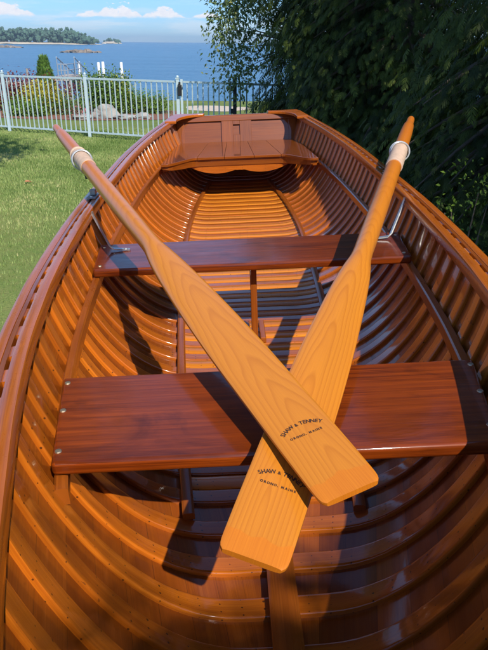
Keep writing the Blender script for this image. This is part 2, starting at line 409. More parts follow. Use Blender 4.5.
# ribs
RW,RH=.0185,.0080
PROF=[(-RW,-.001),(-RW,RH*.5),(-RW*.965,RH*.78),(-RW*.89,RH*.95),(-RW*.79,RH),(-RW*.68,RH*1.01),(RW*.68,RH*1.01),(RW*.79,RH),(RW*.89,RH*.95),(RW*.965,RH*.78),(RW,RH*.5),(RW,-.001)]
def rib_mesh(s,qa,qb,n,prof,jit=0):
    mb=MB(); rows=[]; L=[0]
    for i in range(n):
        q=qa+(qb-qa)*i/(n-1); row=[]
        for ds,h in prof: row.append(hull(s+ds+jit*math.sin(q*4+s*9),q,h))
        rows.append(row)
        if i: L.append(L[-1]+(rows[i][3]-rows[i-1][3]).length)
    m=len(prof); vs=[p for r in rows for p in r]; fs=[];uv=[]; per=[0]
    for k in range(1,m): per.append(per[-1]+math.hypot(prof[k][0]-prof[k-1][0],prof[k][1]-prof[k-1][1]))
    for i in range(n-1):
        for k in range(m-1):
            fs.append((i*m+k,(i+1)*m+k,(i+1)*m+k+1,i*m+k+1)); uv.append([(L[i],per[k]),(L[i+1],per[k]),(L[i+1],per[k+1]),(L[i],per[k+1])])
    mb.add(vs,fs,uv,True)
    mb.add(rows[0],[tuple(range(m))],None); mb.add(rows[-1],[tuple(reversed(range(m)))],None)
    return mb
SP=.0835
rib_s=[-.27+SP*i for i in range(53)]
for s in rib_s:
    if s>4.06: break
    rib_mesh(s,-.975,.975,57,PROF,.0022).build('rib',M['rib'],boat)
# floor battens and the half ribs between them
batx=interp([(.83,.150),(1.1,.176),(1.387,.198),(1.8,.226),(2.3,.248),(2.75,.257),(3.2,.240),(3.55,.208),(3.8,.18)])
HW=.0200; PH=[(-HW,-.001),(-HW*.96,RH*.8),(-HW*.8,RH*1.05),(0,RH*1.08),(HW*.8,RH*1.05),(HW*.96,RH*.8),(HW,-.001)]
for s in rib_s:
    sm=s+SP/2
    if .86<sm<3.78:
        q=q_at_x(sm,batx(sm)-.006); rib_mesh(sm,-q,q,25,PH).build('half_rib',M['floor'],boat)
for sg in (-1,1):
    mb=MB(); path=[]
    for s in np.linspace(.832,3.78,50): path.append(hull(s,q_at_x(s,sg*batx(s)),RH+.0065))
    w_=.0105
    sweep(mb,path,lambda i,t:[(-w_,-.007),(w_,-.007),(w_,.004),(w_*.6,.0065),(-w_*.6,.0065),(-w_,.004)])
    mb.build('floor_batten',M['trim'],boat)
# keelson strip over the ribs in the bow
mb=MB(); path=[hull(s,0)+Vector((0,0,RH+.008)) for s in np.linspace(-.30,.76,40)]
sweep(mb,path,lambda i,t:[(-.021,-.009),(.021,-.009),(.021,.006),(.015,.009),(-.015,.009),(-.021,.006)])
mb.build('keelson',M['trim'],boat)

# gunwales: inwale inside the rib heads, outwale outside the planking
def rail(name,mat,x_fn,wd,zt,ht,s0,s1):
    for sg in (-1,1):
        mb=MB(); path=[Vector((sg*x_fn(s),s,sheer(s)+zt)) for s in np.linspace(s0,s1,70)]
        r=.005; h=wd/2
        pr=[(-h,-ht+r),(-h+r*.3,-ht+r*.3),(-h+r,-ht),(h-r,-ht),(h-r*.3,-ht+r*.3),(h,-ht+r),(h,-r),(h-r*.3,-r*.3),(h-r,0),(-h+r,0),(-h+r*.3,-r*.3),(-h,-r)]
        sweep(mb,path,lambda i,t:pr); mb.build(name,mat,boat)
rail('inwale',M['rail'],lambda s:max(.012,Bi(s)-.0050-.0110),.022,.001,.032,-.30,4.16)
rail('outwale',M['rail'],lambda s:max(.012,Bi(s)+.007+.0105),.020,0,.034,-.40,4.16)
# risers that carry the thwarts
ZR=.247
for sg in (-1,1):
    mb=MB(); path=[]
    for s in np.linspace(.652,3.62,70):
        z=ZR if s<2.6 else ZR+.018*((s-2.6)/1.)**2
        p=hull(s,q_at_z(s,z-.006,sg),RH); path.append(Vector((p.x-sg*.0085,s,z)))
    sweep(mb,path,lambda i,t:[(-.009,-.026),(.009,-.026),(.009,-.003),(.006,0),(-.006,0),(-.009,-.003)])
    mb.build('riser',M['trim'],boat)

# thwarts
def thwart(out,z,th=.021,screws=(),posts=None):
    bm=bmesh.new(); prism_into(bm,out,z-th,z); bevel(bm,.006,3)
    o=bm_obj('thwart',bm,M['thwart'],boat,g=0)
    for f in o.data.polygons: f.use_smooth=f.area<2e-3
    for x,y in screws:
        b=bmesh.new(); bmesh.ops.create_cone(b,cap_ends=True,segments=14,radius1=.0052,radius2=.0044,depth=.0018,matrix=Matrix.Translation((x,y,z+.0007)))
        b2=box_into(b,(x-.0042,y-.0006,z+.0014),(x+.0042,y+.0006,z+.0019))
        s_=bm_obj('screw',b,M['brass'],None,uv=False); s_.parent=o; s_.location=s_.location-o.location
    return o
def xin(s,z): return abs(hull(s,q_at_z(s,z,1),RH).x)
t1=thwart([(-.306,.677),(.300,.677),(.352,.927),(-.349,.927)],.270,.021,[(-.336,.905),(-.322,.815),(-.302,.705),(.340,.905),(.322,.815),(.300,.720)])
t2=thwart([(-.418,1.527),(.414,1.527),(.442,1.777),(-.446,1.777)],.270,.021,[(-.405,1.56),(-.425,1.74),(.402,1.56),(.425,1.74)])
t1['label']='wide dark red thwart nearest the bow'
# post under the second thwart
bm=bmesh.new(); box_into(bm,(-.009,1.585,zk(1.6)+RH+.001),(.009,1.612,.2485)); bevel(bm,.003,2); post=bm_obj('thwart_post',bm,M['trim'],boat,g=2)
bm=bmesh.new(); box_into(bm,(-.05,1.57,.2395),(.05,1.63,.2487)); bevel(bm,.002,1); c=bm_obj('post_cap',bm,M['trim'],boat,g=0)
for sg in (-1,1):
    bm=bmesh.new(); z0=zk(1.6)+RH+.0005; box_into(bm,(sg*.0215-.008,1.555,z0),(sg*.0215+.008,1.685,z0+.016)); bevel(bm,.002,1); bm_obj('post_cleat',bm,M['trim'],boat,g=1)

# steel braces from the gunwale down to the second thwart
for sg in (-1,1):
    mb=MB(); a=Vector((sg*(Bi(1.80)-.0290),1.80,sheer(1.80)-.016)); b=Vector((sg*.397,1.70,.2765)); c=Vector((sg*.345,1.700,.2728))
    path=[a+Vector((sg*.001,0,.010)),a,a.lerp(b,.5),a.lerp(b,.93),b.lerp(c,.15)+Vector((0,0,.001)),c]
    sweep(mb,path,lambda i,t:[(-.0065,-.0018),(.0065,-.0018),(.0065,.0018),(-.0065,.0018)],up=lambda i:Vector((0,0,1)) if i>3 else Vector((-sg*.9,0,.45)))
    for s_ in mb.smooth: pass
    br=mb.build('thwart_brace',M['galv'],boat)
    b_=bmesh.new(); bmesh.ops.create_uvsphere(b_,u_segments=10,v_segments=6,radius=.006,matrix=Matrix.Translation(c+Vector((-sg*-.012,0,.002)))@Matrix.Diagonal((1,1,.55,1)))
    bt=bm_obj('bolt',b_,M['galv'],None,uv=False,smooth=True); bt.parent=br; bt.location=bt.location-br.location

# stern seat: five boards with an S-shaped front edge
SZ=.290
def seat_front(x):
    a=abs(x); k=min(1,max(0,(a-.225)/.15)); k=k*k*(3-2*k); return 3.385-.19*k
bm=bmesh.new(); cuts=[-.40,-.225,-.08,.08,.225,.40]; ST=4.055
for a,b in zip(cuts[:-1],cuts[1:]):
    back=lambda x:x*.93 if abs(x)>.3 else x*.80
    n=20; fr=[(a+.0006+(b-a-.0012)*i/n,) for i in range(n+1)]
    out=[(x[0],seat_front(x[0])) for x in fr]+[(back(b)-.0006,ST),(back(a)+.0006,ST)]
    if abs(a)>.39: out=out[:-1]+[(back(a),ST)]
    prism_into(bm,out,SZ-.014,SZ)
bevel(bm,.0022,2); so_=bm_obj('stern_seat',bm,M['stern'],boat,g=1)
# apron under the seat edge and the lighter scalloped knee board
mb=MB()
def strip(name,mat,x0,x1,yf,ztop,zbot,th):
    n=44; bm=bmesh.new(); fr=[];bk=[]
    for i in range(n+1):
        x=x0+(x1-x0)*i/n; y=yf(x); fr.append((bm.verts.new((x,y,ztop)),bm.verts.new((x,y,zbot(x))))); bk.append((bm.verts.new((x,y+th,ztop)),bm.verts.new((x,y+th,zbot(x)))))
    fs=[]
    for i in range(n):
        fs.append(bm.faces.new((fr[i][0],fr[i][1],fr[i+1][1],fr[i+1][0]))); fs.append(bm.faces.new((bk[i][0],bk[i+1][0],bk[i+1][1],bk[i][1])))
        fs.append(bm.faces.new((fr[i][1],bk[i][1],bk[i+1][1],fr[i+1][1]))); fs.append(bm.faces.new((fr[i][0],fr[i+1][0],bk[i+1][0],bk[i][0])))
    for i in (0,n): fs.append(bm.faces.new((fr[i][0],bk[i][0],bk[i][1],fr[i][1])))
    bmesh.ops.recalc_face_normals(bm,faces=fs)
    return bm_obj(name,bm,mat,boat,g=0)
strip('seat_apron',M['stern'],-.40,.40,lambda x:seat_front(x)+.012,SZ-.0145,lambda x:SZ-.0145-.034+.022*max(0,(abs(x)-.25)/.15)**1.5,.014)
def scal(x):
    a=abs(x); z=.036*math.sin(math.pi*min(1,(a+.02)/.28))**.8 if a<.26 else 0
    if a<.022: z+=.010*math.cos(a/.022*math.pi/2)
    return SZ-.0515-z-.003
strip('scalloped_board',M['rib'],-.275,.275,lambda x:3.402,SZ-.0490,scal,.012)
for sg in (-1,1):      # little feet of the seat on the riser
    bm=bmesh.new(); x=sg*.395; box_into(bm,(x-.012,3.30,SZ-.055),(x+.012,3.42,SZ-.0145)); bevel(bm,.002,1); bm_obj('seat_block',bm,M['trim'],boat,g=1)

# transom: raked board, framed, with a small sunk panel in the middle
RK=.42      # rake (y per z)
def tr_y(z): return 4.07+RK*(z-.28)
def tr_half(z):
    if z>=sheer(4.1)-.01: return Bi(4.1)+.008
    lo=zk(4.1); 
    return abs(hull(4.1,q_at_z(4.1,max(lo+.001,z),1),-.004).x)
ZT=.445
zs_=[zk(4.1)-.004+.001]+list(np.linspace(zk(4.1)+.012,ZT,16))
prof=[(tr_half(z),z) for z in zs_]
top=lambda x:ZT+.0
def yz_board(outline,d0,d1,bev=.003,name='transom',mat=None,par=boat,g=0):
    """board in the raked transom plane from an (x,z) outline, depth d0..d1 aft"""
    bm=bmesh.new(); n=len(outline)
    A=[bm.verts.new((x,tr_y(z)+d0,z)) for x,z in outline]; B=[bm.verts.new((x,tr_y(z)+d1,z)) for x,z in outline]
    fs=[bm.faces.new(A),bm.faces.new(B[::-1])]
    for i in range(n): fs.append(bm.faces.new((A[i],B[i],B[(i+1)%n],A[(i+1)%n])))
    bmesh.ops.recalc_face_normals(bm,faces=fs)
    if bev: bevel(bm,bev,2)
    return bm_obj(name,bm,mat or M['stern'],par,g=g)
out=[(x,z) for x,z in prof]+[(-x,z) for x,z in prof[::-1]]
tr=yz_board(out,0,.022,.0,'transom')
def kid(o): o.parent=tr; o.location=o.location-tr.location; return o
hw=tr_half(.41)
kid(yz_board([(-hw+.02,.410),(hw-.02,.410),(hw-.02,ZT-.002),(-hw+.02,ZT-.002)],-.014,-.0005,.003,'top_rail'))
CX=.095
# centre board around the sunk panel: two cheeks, sill and head
for x0,x1,z0,z1 in ((-CX,-.022,.27,.4095),(.022,CX,.27,.4095),(-.0215,.0215,.27,.328),(-.0215,.0215,.388,.4095)):
    kid(yz_board([(x0,z0),(x1,z0),(x1,z1),(x0,z1)],-.014,-.0005,.0012,'centre_board',g=2))
for sg in (-1,1):
    x0=hw-.062; kid(yz_board([(sg*x0,.28),(sg*(hw-.022),.28),(sg*(hw-.012),.4095),(sg*x0,.4095)][::sg],-.014,-.0005,.0015,'frame_post',g=2))
# quarter knees
for sg in (-1,1):
    bm=bmesh.new(); X=Bi(4.1)-.002; yT=tr_y(ZT)+.02; out=[(sg*X,yT),(sg*.20,yT),(sg*.205,yT-.034)]
    for i in range(1,9):
        a=i/9*math.pi/2; out.append((sg*(.215+(X-.245)*math.sin(a)**1.0),yT-.04-(.19)*(1-math.cos(a))))
    out+=[(sg*(X-.030),yT-.27),(sg*(Bi(3.85)-.002),yT-.27)]
    prism_into(bm,out,-.012,.004,lambda x,y:sheer(y)+.003); bevel(bm,.003,2); bm_obj('quarter_knee',bm,M['rail'],boat,g=0)
# bow: stem, breasthook deck
mb=MB(); path=[Vector((0,-.385-.03*math.sin(i/8*1.2),.06+.47*i/8)) for i in range(9)]
path=[Vector((0,S0+.035-(.05 if i>2 else .02),z)) for i,z in enumerate(np.linspace(zk(S0)-.02,sheer(S0)+.05,8))]
sweep(mb,path,lambda i,t:[(-.016,-.03),(.016,-.03),(.012,.03),(-.012,.03)],up=Vector((0,1,0))); mb.build('stem',M['rail'],boat)
bm=bmesh.new(); out=[]
for s in np.linspace(S0+.03,.02,8): out.append((Bi(s)-.001,s))
out+=[(x,.02-.05*(1-(x/.13)**2)) for x in np.linspace(.10,-.10,7)]
for s in np.linspace(.02,S0+.03,8): out.append((-Bi(s)+.001,s))
prism_into(bm,out,-.012,.010,lambda x,y:sheer(y)+.003); bevel(bm,.003,2); bm_obj('breasthook',bm,M['thwart'],boat,g=1)
# outside keel
mb=MB(); path=[Vector((0,s,zk(s)-.007-.012)) for s in np.linspace(S0+.03,4.15,50)]
sweep(mb,path,lambda i,t:[(-.016,-.016),(.016,-.016),(.018,.012),(-.018,.012)]); mb.build('keel',M['trim'],boat)

# oars ------------------------------------------------------------------
OL=2.33
wid=interp([(0,.066),(.004,.0735),(.010,.0770),(.02,.0785),(.1,.082),(.2,.085),(.35,.0875),(.5,.083),(.63,.0745),(.72,.065),(.77,.056),(.81,.0465),(.85,.0435),(.95,.0455),(1.2,.047),(1.8,.047),(2.05,.045),(2.12,.042),(2.16,.040),(2.17,.031),(2.27,.030),(2.295,.026),(2.30,.016)])
thk=interp([(0,.008),(.1,.0095),(.35,.013),(.6,.020),(.72,.028),(.8,.038),(.85,.0425),(.95,.0455),(1.2,.047),(1.8,.047),(2.05,.045),(2.12,.042),(2.16,.040),(2.17,.031),(2.27,.030),(2.295,.026),(2.30,.016)])
pex=interp([(0,5.),(.3,4.),(.6,3.),(.8,2.1),(.9,2.),(2.4,2.)])
def oar(name,label,tip,other,mat,ring_d,collar,seed,roll=0):
    """tip and other: boat-frame points on the oar's axis"""
    A=BM@Vector(tip); D=((BM@Vector(other))-A).normalized()
    W=D.cross(Vector((0,0,1))).normalized(); N=W.cross(D).normalized()
    if N.z<0: N=-N; 
    N=Matrix.Rotation(R(roll),3,D)@N; W=D.cross(N)            # width dir
    mw=Matrix((D,-W,N)).transposed().to_4x4(); mw.translation=A    # local x along the oar from the tip, y across, z up
    e=empty(name,(0,0,0),label,'oar','pair of crossed oars'); e.matrix_world=mw
    def body(pname,ds,cap0,cap1):
        mb=MB(); m=28; rings=[]
        for d in ds:
            w_,h_,p_=wid(d)/2,thk(d)/2,pex(d); r=[]
            for k in range(m):
                a=2*math.pi*k/m; ca,sa=math.cos(a),math.sin(a)
                r.append(Vector((d,math.copysign(abs(ca)**(2/p_),ca)*w_,math.copysign(abs(sa)**(2/p_),sa)*h_)))
            rings.append(r)
        vs=[p for r in rings for p in r]; fs=[];uv=[]
        for i in range(len(ds)-1):
            for k in range(m):
                f=(i*m+k,i*m+(k+1)%m,(i+1)*m+(k+1)%m,(i+1)*m+k); fs.append(f); uv.append([(vs[j].x+(0 if vs[j].z>=0 else .0),vs[j].y+(0 if vs[j].z>-1e-4 else .004*seed)) for j in f])
        mb.add(vs,fs,uv,True)
        for c,r in ((cap0,rings[0]),(cap1,rings[-1])):
            if c: mb.add(r,[tuple(range(m))[::-1] if r is rings[0] else tuple(range(m))],[[(p.x,p.y) for p in (r[::-1] if r is rings[0] else r)]],False)
        return mb.build(pname,mat,e,center=False)
    ds=[0,.0012,.004,.008,.014,.022]+list(np.linspace(.04,.82,36))
    wid0=wid
    bl=body('blade',ds,True,False)
    sh=body('shaft',list(np.linspace(.82,2.16,40))+[2.164,2.167,2.17],False,True)
    gp=body('grip',[2.1695,2.173,2.18,2.22,2.27,2.288,2.295,2.299,2.301],True,True)
    # leather sewn round the loom, with a raised button at its inboard end
    mb=MB(); c0,c1=collar; path=[Vector((d,0,0)) for d in np.linspace(c0,c1,14)]
    sweep(mb,path,lambda i,t:circ(.0265+.0008*math.sin(i*2.1)+(-.0012 if i in(0,13) else 0),20),up=Vector((0,0,1))); col=mb.build('leather_collar',M['leather'],e,center=False)
    mb=MB(); path=[Vector((c1+.001,0,0)),Vector((c1+.004,0,0)),Vector((c1+.012,0,0)),Vector((c1+.016,0,0))]
    sweep(mb,path,lambda i,t:circ((.026,.0292,.0292,.026)[i],20)); mb.build('leather_button',M['leather'] if seed==2 else mat,col,center=False)
    # round oarlock riding on the loom: two turns of ring, pin hanging below
    tilt=Matrix.Translation((ring_d,0,-.003))@Matrix.Rotation(R(18),4,'Y')@Matrix.Rotation(R(7*seed-20),4,'Z')
    mb=MB(); path=[tilt@Vector((0,.0325*math.cos(a),.0325*math.sin(a))) for a in np.linspace(0,2*math.pi,33)]
    tube(mb,path,.0032,8,up=Vector((1,0,.01)),caps=False); ro=mb.build('ring_oarlock',M['ring'],e,center=False)
    mb=MB(); path=[tilt@Vector((-.011,.0315*math.cos(a),.0315*math.sin(a))) for a in np.linspace(0,2*math.pi,33)]
    tube(mb,path,.0026,8,up=Vector((1,0,.01)),caps=False); mb.build('keeper_ring',M['ring'],ro,center=False)
    mb=MB(); tube(mb,[tilt@Vector((0,0,-.0335)),tilt@Vector((-.004,.002,-.062))],.0055,10,up=Vector((1,0,0))); mb.build('oarlock_pin',M['black'],ro,center=False)
    # maker's mark burnt into the face of the blade
    lm=MB()
    def put(ch,size,xy,ang):
        cu=bpy.data.curves.new('glyph','FONT'); cu.body=ch; cu.size=size; cu.align_x='CENTER'; cu.offset=.00028; cu.resolution_u=3
        go=bpy.data.objects.new('glyph',cu); COL.objects.link(go); bpy.context.view_layer.update()
        dg=bpy.context.evaluated_depsgraph_get(); me=go.evaluated_get(dg).to_mesh()
        # text plane: right = -W.. reading across the blade with letter tops towards the grip
        X=Vector((0,-1,0)); Y=Vector((1,0,0)); 
        ca,sa=math.cos(ang),math.sin(ang); vs=[]
        for v in me.vertices:
            x=v.co.x*.98; y=v.co.y*1.12
            x2=x*ca-y*sa+xy[0]; y2=x*sa+y*ca+xy[1]
            d=TD+y2; vs.append(Vector((d,-x2,0)))
        for v in vs:
            w_,h_,p_=wid(v.x)/2,thk(v.x)/2,pex(v.x); v.z=h_*max(0,1-min(1,abs(v.y)/w_)**p_)**(1/p_)+.00025
        if len(me.polygons): lm.add(vs,[tuple(p.vertices) for p in me.polygons],None)
        go.evaluated_get(dg).to_mesh_clear(); bpy.data.objects.remove(go); bpy.data.curves.remove(cu)
    TD=.128
    word='SHAW & TENNEY'; rad=.040; adv={'W':1.2,' ':.45,'&':1.,'E':.85,'S':.85,'T':.85}
    ws=[adv.get(c,1.) for c in word]; tot=sum(ws); span=R(84); acc=0
    for c,a in zip(word,ws):
        th=-(acc+a/2-tot/2)/tot*span; acc+=a
        if c!=' ': put(c,.0082 if c!='&' else .0065,(-math.sin(th)*rad,math.cos(th)*rad-rad),th)
    word='ORONO, MAINE'; acc=0; adv={' ':.6,',':.45,'I':.5,'M':1.2}
    ws=[adv.get(c,1.) for c in word]; tot=sum(ws); wtot=.046
    for c,a in zip(word,ws):
        x=(acc+a/2-tot/2)/tot*wtot; acc+=a
        if c!=' ': put(c,.0046,(x,-.0205),0)
    lo=lm.build('lettering',M['ink'],bl,center=False)
    return e
def axis(p,q,zp,zq): return (p[0],p[1],zp),(q[0],q[1],zq)
# starboard oar (underneath)
pr_a=Vector((.4437,1.8953,.425)); pr_b=Vector((.0170,.6639,.2885)); dr=(pr_b-pr_a).normalized(); tipR=pr_a+dr*1.500
oar('oar','varnished spruce oar lying underneath, its grip out over the tree-side gunwale',tipR,pr_a,M['oar_b'],1.765,(1.555,1.775),5,10)
pl_a=Vector((-.4130,1.7850,.437)); pl_b=Vector((.0354,.6388,.3135)); dl=(pl_b-pl_a).normalized()
tipL=pl_b+dl*.102
oar('oar','varnished spruce oar lying on top of the other, its grip out over the lawn',tipL,pl_a,M['oar_a'],1.70,(1.575,1.755),2,-10)
# raised gunwale chocks that the oars lie in
for sg,s in ((-1,1.985),(1,2.13)):
    x=sg*(Bi(s)-.006); z0=sheer(s)+.001
    bm=bmesh.new(); box_into(bm,(x-.015,s-.042,z0),(x+.015,s+.042,z0+.006)); box_into(bm,(x-.009,s-.012,z0+.0065),(x+.009,s+.012,z0+.024)); bevel(bm,.002,2)
    so2=bm_obj('oarlock_socket',bm,M['bronze'],boat,uv=False)
    for dy in(-.034,.034):
        b=bmesh.new(); bmesh.ops.create_cone(b,cap_ends=True,segments=10,radius1=.0045,radius2=.004,depth=.003,matrix=Matrix.Translation((x,s+dy,z0+.0075)))
        sc=bm_obj('screw',b,M['galv'],None,uv=False); sc.parent=so2; sc.location=sc.location-so2.location

# trestles that hold the boat up
def trestle(y,lab):
    e=empty('sawhorse',BM@Vector((0,y,0))-Vector((0,0,(BM@Vector((0,y,0))).z)),lab,'sawhorse','sawhorses under the boat')
    zt=(BM@Vector((0,y,zk(y)-.036))).z-.02
    bm=bmesh.new(); box_into(bm,(-.5,-.045,zt-.09),(.5,.045,zt)); bevel(bm,.003,1); bm_obj('beam',bm,M['raw'],e)
    for sx in(-1,1):
        for sy in(-1,1):
            mb=MB(); sweep(mb,[Vector((sx*.40,sy*.055,zt-.02)),Vector((sx*.46,sy*.30,0))],lambda i,t:[(-.02,-.04),(.02,-.04),(.02,.04),(-.02,.04)],up=Vector((1,0,0))); mb.build('leg',M['raw'],e)
        bm=bmesh.new(); 
        pts=[(sx*.42,0)]
        for sg in(1,):
            box_into(bm,(sx*.44-.018,-.20,zt*.42),(sx*.44+.018,.20,zt*.42+.07)); bm_obj('brace',bm,M['raw'],e,g=1)
    return e
trestle(.75,'wooden sawhorse hidden beneath the bow half of the rowboat'); trestle(3.1,'wooden sawhorse hidden beneath the stern half of the rowboat')

# ------------------------------------------------------------------ the ground, the sea, the far shore
def grid_sheet(name,x0,x1,y0,y1,nx,ny,zf,mat):
    xs=np.linspace(x0,x1,nx); ys=np.linspace(y0,y1,ny); vs=[(x,y,zf(x,y)) for y in ys for x in xs]; fs=[]
    for j in range(ny-1):
        for i in range(nx-1): a=j*nx+i; fs.append((a,a+1,a+nx+1,a+nx))
    me=bpy.data.meshes.new(name); me.from_pydata(vs,[],fs); me.polygons.foreach_set('use_smooth',[True]*len(fs)); me.materials.append(mat); me.update()
    o=bpy.data.objects.new(name,me); link(o); return o
def lawn_mat():
    t=NT('lawn'); g=t.n('ShaderNodeNewGeometry'); p=g.outputs['Position']
    a=t.noise(p,.55,4,.6); b=t.noise(t.scale(p,(1,1,1)),9,4,.65); c=t.noise(p,70,2,.6)
    col=t.mix(t.mapr(a,.35,.68),(.11,.19,.04),(.22,.25,.075))
    col=t.mix(t.math('MULTIPLY',t.mapr(b,.4,.75),.6),col,(.24,.22,.08))
    col=t.mix(t.math('MULTIPLY',t.mapr(c,.35,.7),.5),col,(.06,.10,.025))
    t.set(Base_Color=col,Roughness=.9,Specular_IOR_Level=.1); t.l(t.bump(c,.6,.02),t.b.inputs['Normal']); return t.m
M['lawn']=lawn_mat()
SHORE=24.0
def gz_(x,y):
    return -.02 if y<SHORE-.6 else -.02-1.6*min(1,(y-SHORE+.6)/1.2)
grid_sheet('ground',-60,60,-25,SHORE+3,61,105,gz_,M['lawn'])['kind']='structure'
def sea_mat():
    t=NT('sea_water'); g=t.n('ShaderNodeNewGeometry'); p=g.outputs['Position']
    w1=t.noise(t.scale(p,(.5,1.3,1)),1.1,4,.6); w2=t.noise(t.scale(p,(.02,.10,1)),1,3,.5); w3=t.noise(t.scale(p,(.12,.5,1)),1,4,.6)
    col=t.mix(t.mapr(w2,.35,.7),(.030,.105,.190),(.050,.145,.240))
    t.set(Base_Color=col,Roughness=.22,Specular_IOR_Level=.35,IOR=1.33)
    t.l(t.bump(t.math('ADD',w1,t.math('MULTIPLY',w3,1.6)),.9,.35),t.b.inputs['Normal']); return t.m
M['sea']=sea_mat()
SEAZ=-1.25
o=grid_sheet('sea',-2600,2600,SHORE-.2,3400,41,41,lambda x,y:SEAZ,M['sea']); o['kind']='structure'

def ico_lump(mb,c,r,sub=2,amp=.25,freq=2.,seed=0,flat=1.):
    bm=bmesh.new(); bmesh.ops.create_icosphere(bm,subdivisions=sub,radius=1)
    vs=[]
    for v in bm.verts:
        n=v.co.normalized(); k=1+amp*(mnoise.noise(n*freq+Vector((seed*7.1,seed*3.3,seed)))*1.4+.5*mnoise.noise(n*freq*2.7+Vector((seed,0,0))))
        vs.append((c[0]+n.x*k*r[0],c[1]+n.y*k*r[1],c[2]+n.z*k*r[2]*flat))
    mb.add(vs,[tuple(v.index for v in f.verts) for f in bm.faces],None,True); bm.free()

M['rock']=plain('shore_rock',(.20,.165,.13),.9,0,.35,.6,.05)
M['beach']=plain('island_beach',(.50,.42,.30),.95,0,.2,.2)
M['wood_far']=plain('island_foliage',(.060,.115,.070),.9,0,.5,.35)
def px2(px,py,Y):
    d=Fw+Rt*((px-244)/FPX)-Up*((py-325)/FPX); return CAM+d*(Y/d.y)
# wooded island, its neighbour and the half-tide rocks
def island(name,xa,xb,ybase,Y,hpx,label,n,prof):
    m=Y/ (FPX*.98); mb=MB(); zb=SEAZ
    pts=[]
    A=px2(xa,42,Y); B=px2(xb,42,Y)
    ico_lump(mb,((A.x+B.x)/2,Y+25,SEAZ),((B.x-A.x)/2*1.03,34,1.9*Y/600),4,.06,3,3)
    o=mb.build(name,M['beach']); o['kind']='structure'
    mb=MB()
    for k in range(n):
        u=rng.random(); x=A.x+(B.x-A.x)*(.015+.955*u); h=prof(u)*hpx*m*(.7+.3*rng.random()); z=SEAZ+1.2+h*(.02+.83*rng.random()**.7)
        r=(.6+.9*rng.random())*m*1.2*(hpx/15)**.5
        ico_lump(mb,(x,Y+6+35*rng.random(),min(z,SEAZ+1.5+h-r*.55)),(r,r,r*1.05),2,.45,2.6,rng.random()*90)
    o=mb.build('island_woods',M['wood_far']); tag(o,label,'woods',kind='stuff')
island('island',-75,94,42,600,15.5,'dark green woods covering the long low island',1500,lambda u:(.55+.45*min(1,(1-u)/.18))*(.80+.2*math.sin(u*21)**2)*(1 if u<.93 else .6))
island('islet',99,117,41,900,4.5,'small clump of trees on the tiny islet right of the island',60,lambda u:math.sin(math.pi*min(1,max(0,u*.9+.1)))**.6)
def rocks(xa,xb,py,hpx,n,lab):
    d=Fw+Rt*((xa+xb)/2-244)/FPX-Up*((py-325)/FPX); k=(SEAZ-CAM.z)/d.z; Y=(d*k).y; m=Y/FPX
    A=px2(xa,py,Y);B=px2(xb,py,Y); mb=MB()
    for i in range(n):
        u=(i+.5)/n; h=hpx*m*(.35+.65*math.sin(math.pi*u)**.8)*(.7+.5*rng.random())
        ico_lump(mb,(A.x+(B.x-A.x)*u,Y+rng.normal()*1.,SEAZ-.05),((B.x-A.x)/n*.9,2.2,h),2,.35,2,rng.random()*40)
    tag(mb.build('sea_rock',M['rock']),lab,'rocks')
rocks(62,99,52.6,3.2,9,'low brown rocks breaking the water in front of the islet')
rocks(-8,22,47.6,2.2,7,'low brown rocks breaking the water in front of the island beach')

# ------------------------------------------------------------------ foliage builders
def np_mesh(name,verts,faces4,mat,tint=None,parent=None,smooth=False):
    """verts (N,3), faces4 (F,k)"""
    me=bpy.data.meshes.new(name); n=len(verts); F,k=faces4.shape
    me.vertices.add(n); me.vertices.foreach_set('co',np.ascontiguousarray(verts,dtype=np.float32).ravel())
    me.loops.add(F*k); me.loops.foreach_set('vertex_index',np.ascontiguousarray(faces4,dtype=np.int32).ravel())
    me.polygons.add(F); me.polygons.foreach_set('loop_start',np.arange(0,F*k,k,dtype=np.int32))
    try: me.polygons.foreach_set('loop_total',np.full(F,k,dtype=np.int32))
    except Exception: pass
    me.update(calc_edges=True)
    if tint is not None:
        a=me.attributes.new('tint','FLOAT','FACE'); a.data.foreach_set('value',np.ascontiguousarray(tint,dtype=np.float32))
    me.materials.append(mat); o=bpy.data.objects.new(name,me); link(o,parent); return o
def norm(a): return a/np.maximum(1e-9,np.linalg.norm(a,axis=-1,keepdims=True))
def diamond(p0,dirv,L,wd,droop=0):
    p0=np.array(p0,float); d=np.array(dirv,float); d/=np.linalg.norm(d); s=np.array([-d[1],d[0],0])
    pm=p0+d*L*.45; pe=p0+d*L
    return [p0,pm+s*wd/2,pe,pm-s*wd/2]
def frond_proto(nside=9,wd=.055):
    Q=[diamond((0,0,0),(1,0,0),1.,.05)]
    for i in range(nside):
        x=.08+.86*i/nside; L=.44*(1-x)**.75+.09
        for s in(-1,1):
            a=R(40+8*math.sin(i*2.3+s)); Q.append(diamond((x+.03*(s>0),0,0),(math.cos(a),s*math.sin(a),0),L*(.85+.3*((i*7+s)%5)/5),wd))
    V=np.array(Q).reshape(-1,3); V[:,2]=-.28*V[:,0]**2-.35*np.abs(V[:,1])**1.3
    return V
FR_HI=frond_proto(9,.062); FR_LO=frond_proto(5,.10)
LEAF=np.array(diamond((0,0,0),(1,0,0),1,.55)); LEAF[:,2]=np.array([0,.05,-.12,.05])
